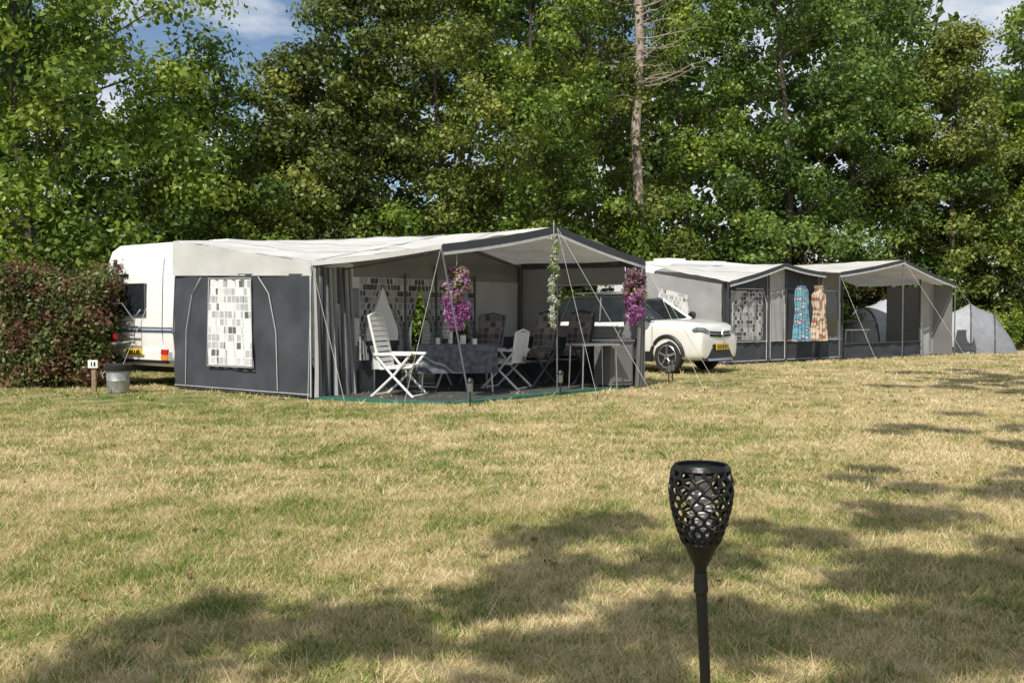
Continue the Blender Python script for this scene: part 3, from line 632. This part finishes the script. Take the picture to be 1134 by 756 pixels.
# ---------------------------------------------------------------- car
def car():
    h=Vector((.76,-.65,0)).normalized(); left=Vector((-h.y,h.x,0))
    near=Vector((3.88,20.75,0)); c=near-h*2.06+left*.89
    mw=Matrix(((h.x,left.x,0,c.x),(h.y,left.y,0,c.y),(0,0,1.10,0.0),(0,0,0,1)))
    e=empty('parked_car',c)
    st=[(-2.06,.70,.40,.86,.9),(-2.02,.80,.30,.97,1.02),(-1.6,.87,.24,1.0,1.06),(-.5,.89,.24,.98,1.04),(.5,.89,.24,.99,1.05),(.95,.89,.24,.99,1.06),(1.3,.89,.24,.98,1.06),(1.65,.88,.24,.96,1.04),(1.88,.86,.24,.92,1.01),(2.0,.82,.25,.88,.96),(2.07,.78,.27,.78,.87),(2.10,.74,.29,.66,.72)]
    def sec(x,hw,zb,zbelt,zt):
        pts=[(0,zb),(hw*.8,zb),(hw*.96,zb+.06),(hw,zb+.25 if zb+.25<zbelt-.1 else (zb+zbelt)/2),(hw*.985,zbelt-.08),(hw*.93,zbelt),(hw*.8,zt-.02),(hw*.45,zt),(0,zt+.01)]
        full=pts+[(-a,z) for a,z in pts[-2:0:-1]]
        return [(x,a,z) for a,z in full]
    b=Bd(); vs=[];n=16
    for s_ in st: vs+=sec(*s_)
    fs=[]
    for i in range(len(st)-1):
        for j in range(n): fs.append((i*n+j,(i+1)*n+j,(i+1)*n+(j+1)%n,i*n+(j+1)%n))
    fs.append(tuple(range(n))); fs.append(tuple((len(st)-1)*n+j for j in range(n))[::-1])
    b.add(vs,fs,'carw'); body=b.obj('body',e,mw=mw,sub=2,ang=180)
    for x in(-1.28,1.3):
        b=Bd(); b.rev([(0,-1.2),(.37,-1.2),(.37,1.2),(0,1.2)],(x,0,.33),'blackp',32,'Y'); cu=b.obj('arch_cut',e,mw=mw,smooth=False)
        bpy.context.view_layer.update()
        m=body.modifiers.new('cut','BOOLEAN'); m.object=cu; m.operation='DIFFERENCE'; m.solver='EXACT'
    bpy.context.view_layer.update()
    dg=bpy.context.evaluated_depsgraph_get(); me=D.meshes.new_from_object(body.evaluated_get(dg)); 
    if len(me.polygons)>200: body.modifiers.clear(); body.data=me
    for o in [o for o in D.objects if o.name.startswith('arch_cut')]: D.objects.remove(o)
    b=Bd()
    base=[(1.06,.60),(.80,.78),(-.5,.82),(-1.6,.80),(-1.98,.66)]; tp=[(.34,.50),(.16,.60),(-.6,.63),(-1.50,.60),(-1.74,.50)]; cp=[(.08,.36),(-.05,.44),(-.6,.47),(-1.3,.44),(-1.5,.36)]
    def ring(p,z): return [(x,-y,zz) for (x,y),zz in zip(p,z)]+[(x,y,zz) for (x,y),zz in list(zip(p,z))[::-1]]
    r0=ring(base,[1.02,1.0,1.0,1.02,1.0]); r1=ring(tp,[1.45,1.47,1.50,1.48,1.45]); r2=ring(cp,[1.52,1.54,1.56,1.54,1.52])
    b.add(r0+r1,[(i,(i+1)%10,10+(i+1)%10,10+i) for i in range(10)],'glassd')
    b.add(r1+r2,[(i,(i+1)%10,10+(i+1)%10,10+i) for i in range(10)]+[tuple(range(10,20))],'carb')
    for i in range(10):
        b.tube([Vector(r0[i])*1.0,Vector(r1[i])],.028 if i not in(0,9,1,8) else .04,'carb',6)
    for i in range(10): b.tube([r1[i],r1[(i+1)%10]],.03,'carb',6)
    for s_ in(-1,1):
        b.tube([(.95,s_*.86,1.06),(.85,s_*.9,1.1)],.02,'blackp',6)
        b.rev([(0,-.10),(.055,-.09),(.08,-.03),(.08,.04),(.055,.09),(0,.10)],(.82,s_*.99,1.13),'carb',12,'Y')
        b.tube([(-1.4,s_*.55,1.58),(-.1,s_*.53,1.60)],.014,'alloy',6)
        b.box((0,s_*.885,.32),(1.9,.05,.20),'blackp')
        b.box((.45,s_*.9,.82),(.16,.03,.03),'carb'); b.box((-.5,s_*.9,.84),(.16,.03,.03),'carb')
        b.tube([(.02,s_*.893,.42),(.02,s_*.893,.96)],.004,'blackp',4); b.tube([(.93,s_*.893,.44),(.93,s_*.893,.95)],.004,'blackp',4)
        for x in(-1.28,1.3):
            b.tube([(x+.395*math.cos(a),s_*.88,.33+.395*math.sin(a)) for a in [math.pi*k/14 for k in range(15)]],.042,'blackp',6)
    b.obj('cabin_and_trim',e,mw=mw,ang=30)
    b=Bd()
    for x in(-1.28,1.3):
        for s_ in(-1,1):
            y=s_*.78
            b.rev([(.0,-.1),(.22,-.105),(.31,-.1),(.33,-.06),(.33,.06),(.31,.1),(.22,.105),(0,.1)],(x,y,.33),'rubber',28,'Y')
            b.rev([(.205,s_*.10),(.215,s_*.115),(.225,s_*.108)],(x,y,.33),'alloy',24,'Y'); b.rev([(0,s_*.118),(.05,s_*.118),(.06,s_*.10)],(x,y,.33),'alloy',12,'Y')
            for k in range(5):
                a=2*math.pi*k/5+.3; b.tube([(x+.04*math.cos(a),y+s_*.112,.33+.04*math.sin(a)),(x+.21*math.cos(a),y+s_*.112,.33+.21*math.sin(a))],.022,'alloy',5)
            b.rev([(.0,s_*.104),(.2,s_*.106)],(x,y,.33),'blackp',20,'Y')
    b.obj('wheels',e,mw=mw)
    b=Bd()
    def strip(pts,k,out=0.015):
        for (x0,y0,z0,h0),(x1,y1,z1,h1) in zip(pts[:-1],pts[1:]):
            b.add([(x0+out,y0,z0-h0),(x1+out,y1,z1-h1),(x1+out-.02,y1,z1+h1),(x0+out-.02,y0,z0+h0)],[(0,1,2,3)],k)
    def fx(y): return 2.095-.17*abs(y)**2.6
    ys=[-.72+i*1.44/24 for i in range(25)]
    strip([(fx(y),y,.755+.04*abs(y),.055) for y in ys if abs(y)<.52],'blackp',.02)
    strip([(fx(y)+.012,y,.76+.04*abs(y),.008) for y in ys if abs(y)<.50],'alloy',.02)
    strip([(fx(y),y,.37,.12) for y in ys],'blackp',.035)
    strip([(fx(y),y,.53,.04) for y in ys if abs(y)<.40],'blackp',.03)
    strip([(fx(y)+.012,y,.275,.022) for y in ys if abs(y)<.55],'alloy',.04)
    k=len(b.v); b.rev([(0,.01),(.06,.008),(.065,0)],(0,0,0),'alloy',4)
    for i in range(k,len(b.v)): x,y,z=b.v[i]; b.v[i]=(2.145+z,x*.8,.765+y*1.3)
    for s_ in(-1,1):
        c0=Vector((1.985,s_*.66,.83)); vs=[];fs=[]
        for i in range(9):
            for j in range(13):
                th=math.pi*i/8;ph=2*math.pi*j/12; vs.append((c0.x+.11*math.sin(th)*math.cos(ph)-s_*.06*math.cos(th), c0.y+.20*math.cos(th), c0.z+.075*math.sin(th)*math.sin(ph)+s_*.02*math.cos(th)))
        for i in range(8):
            for j in range(12): q=i*13+j; fs.append((q,q+1,q+14,q+13))
        b.add(vs,fs,'lamp'); 
        b.box((2.04,s_*.62,.53),(.06,.15,.16),'blackp'); b.tube([(2.08,s_*.59,.47),(2.08,s_*.59,.59)],.014,'plast',6)
    b.box((2.14,0,.52),(.015,.52,.115),'yellow')
    for i in range(6): b.box((2.149,-.19+i*.075,.52),(.006,.04,.075),'blackp')
    b.tube([(1.07,-.55,1.05),(1.04,0,1.05),(1.07,.55,1.05)],.02,'blackp',6)
    b.obj('front_details',e,mw=mw,smooth=False)
car()

# ---------------------------------------------------------------- furniture
def chair(name,c,yaw,frame='plast',seat='plast',slat=True,recline=.3,hback=.8,fr=.02):
    e=empty(name,c); mw=Matrix.Translation(c)@Matrix.Rotation(yaw,4,'Z'); b=Bd()
    W=.29
    bx,bz=-.25-hback*math.sin(recline),.44+hback*math.cos(recline)
    for s_ in(-1,1):
        y=s_*W
        b.tube([(.30,y,0.0),(-.05,y,.34),(-.30,y,.62)],fr,frame,6); b.tube([(-.38,y,0),(.0,y,.34),(.24,y,.62)],fr,frame,6)
        b.box((-.02,y,.645),(.60,.07,.035),frame)
        b.tube([(-.25,y*.88,.42),(bx,y*.88,bz)],fr,frame,6); b.tube([(-.25,y*.88,.42),(.27,y*.88,.45)],fr,frame,6)
    b.tube([(bx,-W*.88,bz),(bx-.015,0,bz+.05),(bx,W*.88,bz)],fr,frame,6); b.tube([(.30,-W,.02),(.30,W,.02)],.014,frame,6); b.tube([(-.38,-W,.02),(-.38,W,.02)],.014,frame,6)
    if slat:
        for i in range(8): x=-.24+i*.07; b.box((x,0,.445+.005*i),(.058,W*1.74,.022),seat)
        for i in range(10):
            f=.06+i*.1; x=-.25+(bx+.25)*f; z=.43+(bz-.43)*f; sn=.031*math.sin(recline); cs=.031*math.cos(recline)
            b.add([(x+sn,-W*.86,z-cs),(x+sn,W*.86,z-cs),(x-sn,W*.86,z+cs),(x-sn,-W*.86,z+cs),(x+sn+.018,-W*.86,z-cs),(x+sn+.018,W*.86,z-cs),(x-sn+.018,W*.86,z+cs),(x-sn+.018,-W*.86,z+cs)],[(0,1,2,3),(4,5,6,7),(0,1,5,4),(3,2,6,7),(0,3,7,4),(1,2,6,5)],seat)
    else:
        b.panel((-.27,-W*.85,.45),(.28,-W*.85,.48),(.28,W*.85,.48),(-.27,W*.85,.45),seat,8,6,lambda u,v:.035+.015*math.sin(u*9)); b.panel((-.25,-W*.85,.46),(-.25,W*.85,.46),(bx,W*.85,bz),(bx,-W*.85,bz),seat,6,10,lambda u,v:.03+.02*math.sin(v*14))
        b.box((0,0,.45),(.52,W*1.6,.03),seat)
        b.panel((-.29,-W*.85,.46),(-.29,W*.85,.46),(bx-.04,W*.85,bz),(bx-.04,-W*.85,bz),seat,2,2)
    b.obj('frame_and_seat',e,mw=mw); return e
chair('garden_chair',(-1.68,15.2,0.03),-.3,recline=.24,hback=.80)
chair('garden_chair',(-1.45,17.1,0.03),-1.9,hback=.7)
chair('garden_chair',(-.12,16.75,0.03),2.7,hback=.5,recline=.15)
chair('reclining_chair',(.32,17.0,0.03),-2.35,'poled','cushion',False,hback=.85)
chair('reclining_chair',(1.0,17.7,0.03),-2.2,'poled','cushion',False,hback=.85)
chair('reclining_chair',(-.55,17.5,0.03),-2.0,'pole','cushion',False)
table('dining_table',(-.92,16.15,0.03),.15,1.25,.8,.73,'cloth',.42)
table('side_table',(1.35,16.6,0.03),.5,.75,.5,.74)
e=empty('storage_cabinet',(1.75,17.15,0)); b=Bd(); mwc=Matrix.Translation((1.75,17.15,0.03))@Matrix.Rotation(.6,4,'Z')
b.box((0,0,.4),(.5,.45,.74),'wall_m'); b.box((0,0,.79),(.55,.5,.04),'pole'); b.box((0,-.235,.4),(.42,.02,.62),'wall_m'); b.tube([(-.22,-.2,0),(-.22,-.2,.05)],.02,'poled'); b.tube([(.22,-.2,0),(.22,-.2,.05)],.02,'poled'); b.obj('carcass',e,mw=mwc,bevel=.01)
e=empty('cool_box',(-2.35,16.0,0)); b=Bd(); b.box((-2.35,16.0,.56),(.38,.3,.34),'plast',.3); b.box((-2.35,16.0,.75),(.40,.32,.05),'white',.3)
for dx in(-.15,.15):
    for dy in(-.1,.1): b.tube([(-2.35+dx,16.0+dy,0.03),(-2.35+dx,16.0+dy,.4)],.015,'pole',6)
b.obj('box',e,bevel=.012)
b=Bd()
for x,y,r,h in((-1.2,16.1,.035,.1),(-.8,16.25,.05,.14),(-.6,16.0,.04,.09),(-1.0,16.3,.03,.2)): b.rev([(0,.79),(r,.79),(r,.79+h),(r*.85,.79+h),(r*.8,.80)],(x,y,0),'plast',14)
b.obj('tableware')

# ---------------------------------------------------------------- garlands
def garland(name,x,y,z0,z1,wd,k,per=700,size=.035,leafk='leafA'):
    e=empty(name,(x,y,z1)); C=[];R=[]
    n=max(6,int((z1-z0)/.05))
    for i in range(n):
        f=i/(n-1); z=z1+(z0-z1)*f; q=wd*(.5 if f<.75 else .5-(f-.75)*1.1)
        for _ in range(4 if wd>.2 else 1): C.append((x+random.uniform(-q,q)*.8,y+random.uniform(-q,q)*.5,z+random.uniform(-.03,.03))); R.append(wd*.17 if wd>.2 else wd*.4)
    leafcloud('blossom',C,R,per/n,size,k,e,flat=1.1,up=0,asp=.8,tv=.25)
    leafcloud('leaves',C[:len(C)//2],[r*1.2 for r in R[:len(R)//2]],per/n*.45,size*1.3,leafk,e,flat=1,up=0,asp=.5)
    b=Bd(); b.tube([(x,y,z0+.1),(x,y,z1+.3)],.006,'rope',4); b.obj('cord',e)
garland('purple_flower_garland',-.80,14.45,1.10,1.93,.38,'petal',1700)
garland('purple_flower_garland',2.12,17.2,1.18,1.98,.38,'petal',1700)
garland('white_flower_garland',.66,15.75,1.1,2.45,.13,'petalw',1800,.03)

# ---------------------------------------------------------------- bin, sign, stake lights
e=empty('waste_bin',(-6.38,16.1,0)); b=Bd()
b.rev([(0,.01),(.16,.01),(.165,.03),(.175,.2),(.18,.21),(.175,.22),(.19,.4),(.2,.41),(.2,.43),(.185,.43),(.17,.2),(0,.19)],(-6.38,16.1,0),'galv',28)
b.rev([(.203,.36),(.21,.40),(.208,.46),(.19,.475),(.16,.46),(.08,.44),(0,.42)],(-6.38,16.1,0),'blackp',28)
b.tube([(-6.58,16.1,.36),(-6.62,16.05,.3),(-6.58,16.0,.25)],.008,'galv',5); b.obj('bin',e)
e=empty('pitch_number_sign',(-6.85,16.3,0)); b=Bd(); b.box((-6.85,16.3,.24),(.07,.06,.5),'wood'); b.box((-6.85,16.255,.46),(.16,.02,.13),'plast'); b.box((-6.87,16.243,.46),(.02,.005,.07),'blackp'); b.box((-6.82,16.243,.46),(.03,.005,.07),'blackp'); b.obj('post_and_plate',e,bevel=.006)
for x,y in((-.58,13.75),(.76,15.6),(2.9,18.4),(3.05,18.9)):
    e=empty('solar_stake_light',(x,y,0)); b=Bd()
    b.tube([(x,y,0),(x,y,.2)],.012,'blackp',8); b.rev([(0,.2),(.03,.2),(.04,.22),(.04,.33)],(x,y,0),'lamp',12); b.rev([(.045,.33),(.055,.34),(.05,.37),(.02,.4),(0,.4)],(x,y,0),'blackp',12); b.obj('light',e)

# ---------------------------------------------------------------- foreground garden torch
tx,ty=0.372,1.95
e=empty('solar_garden_torch',(tx,ty,.8)); 
def hr(z):
    pr=[(0,.017),(.02,.024),(.045,.036),(.08,.05),(.115,.0590),(.145,.061),(.17,.0575),(.19,.052)]
    for (a,ra),(c_,rb) in zip(pr[:-1],pr[1:]):
        if z<=c_: return ra+(rb-ra)*(z-a)/(c_-a)
    return pr[-1][1]
zb=.81
b=Bd(); nc=15; nr=10
z_lo,z_hi=.038,.184; idx={}
def lp(i,j):
    i=i%(2*nc)
    if (i,j) not in idx:
        zz=z_lo+(z_hi-z_lo)*(j/nr); dz=(z_hi-z_lo)/nr
        a=math.pi*i/nc+random.uniform(-.055,.055); z=zz+dz*(.26 if (i+j)%2 else -.26)+random.uniform(-.003,.003)
        if j in(0,nr): z=zz
        r=hr(z); idx[(i,j)]=Vector((tx+r*math.cos(a),ty+r*math.sin(a),zb+z))
    return idx[(i,j)]
for j in range(nr+1):
    th=.0026+.0022*abs(j/nr-.5)*1.8
    for i in range(2*nc):
        b.tube([lp(i,j),lp(i+1,j)],th,'torch',6)
        if (i+j)%2 and j<nr: b.tube([lp(i,j),lp(i,j+1)],th*1.15,'torch',6)
b.rev([(hr(.182)-.001,.181),(hr(.182)+.0025,.183),(hr(.19)+.002,.190),(hr(.19),.193),(hr(.19)-.004,.192),(hr(.18)-.006,.182)],(tx,ty,zb),'torch',40)
b.rev([(.0,.176),(.044,.176),(.049,.184),(.046,.186)],(tx,ty,zb),'torch',32); b.rev([(0,.187),(.044,.187),(.047,.184)],(tx,ty,zb),'glassd',32)
b.rev([(.010,-.035),(.0125,-.01),(.0175,0),(.026,.018),(.037,.042),(.0345,.042),(.02,.02),(0,.018)],(tx,ty,zb),'torch',32)
b.obj('lattice_head',e)
b=Bd(); pr=[(0,.04),(.020,.04)]
for i in range(8): pr+=[(.024,.052+i*.012),(.0205,.058+i*.012)]
pr+=[(.022,.15),(.02,.176)]
b.rev(pr,(tx,ty,zb),'candle',28); b.obj('light_diffuser',e)
b=Bd(); b.tube([(tx+.028,ty+.01,-.05),(tx+.022,ty+.008,.25),(tx+.01,ty+.003,.6),(tx,ty,zb-.03)],[.009,.0095,.0105,.0115],'torch',14); b.tube([(tx+.0145,ty+.005,.47),(tx+.013,ty+.004,.52)],.0125,'torch',14)
b.tube([(tx+.001,ty,zb-.06),(tx,ty,zb-.02)],[.0145,.013],'torch',16); b.obj('stem',e)
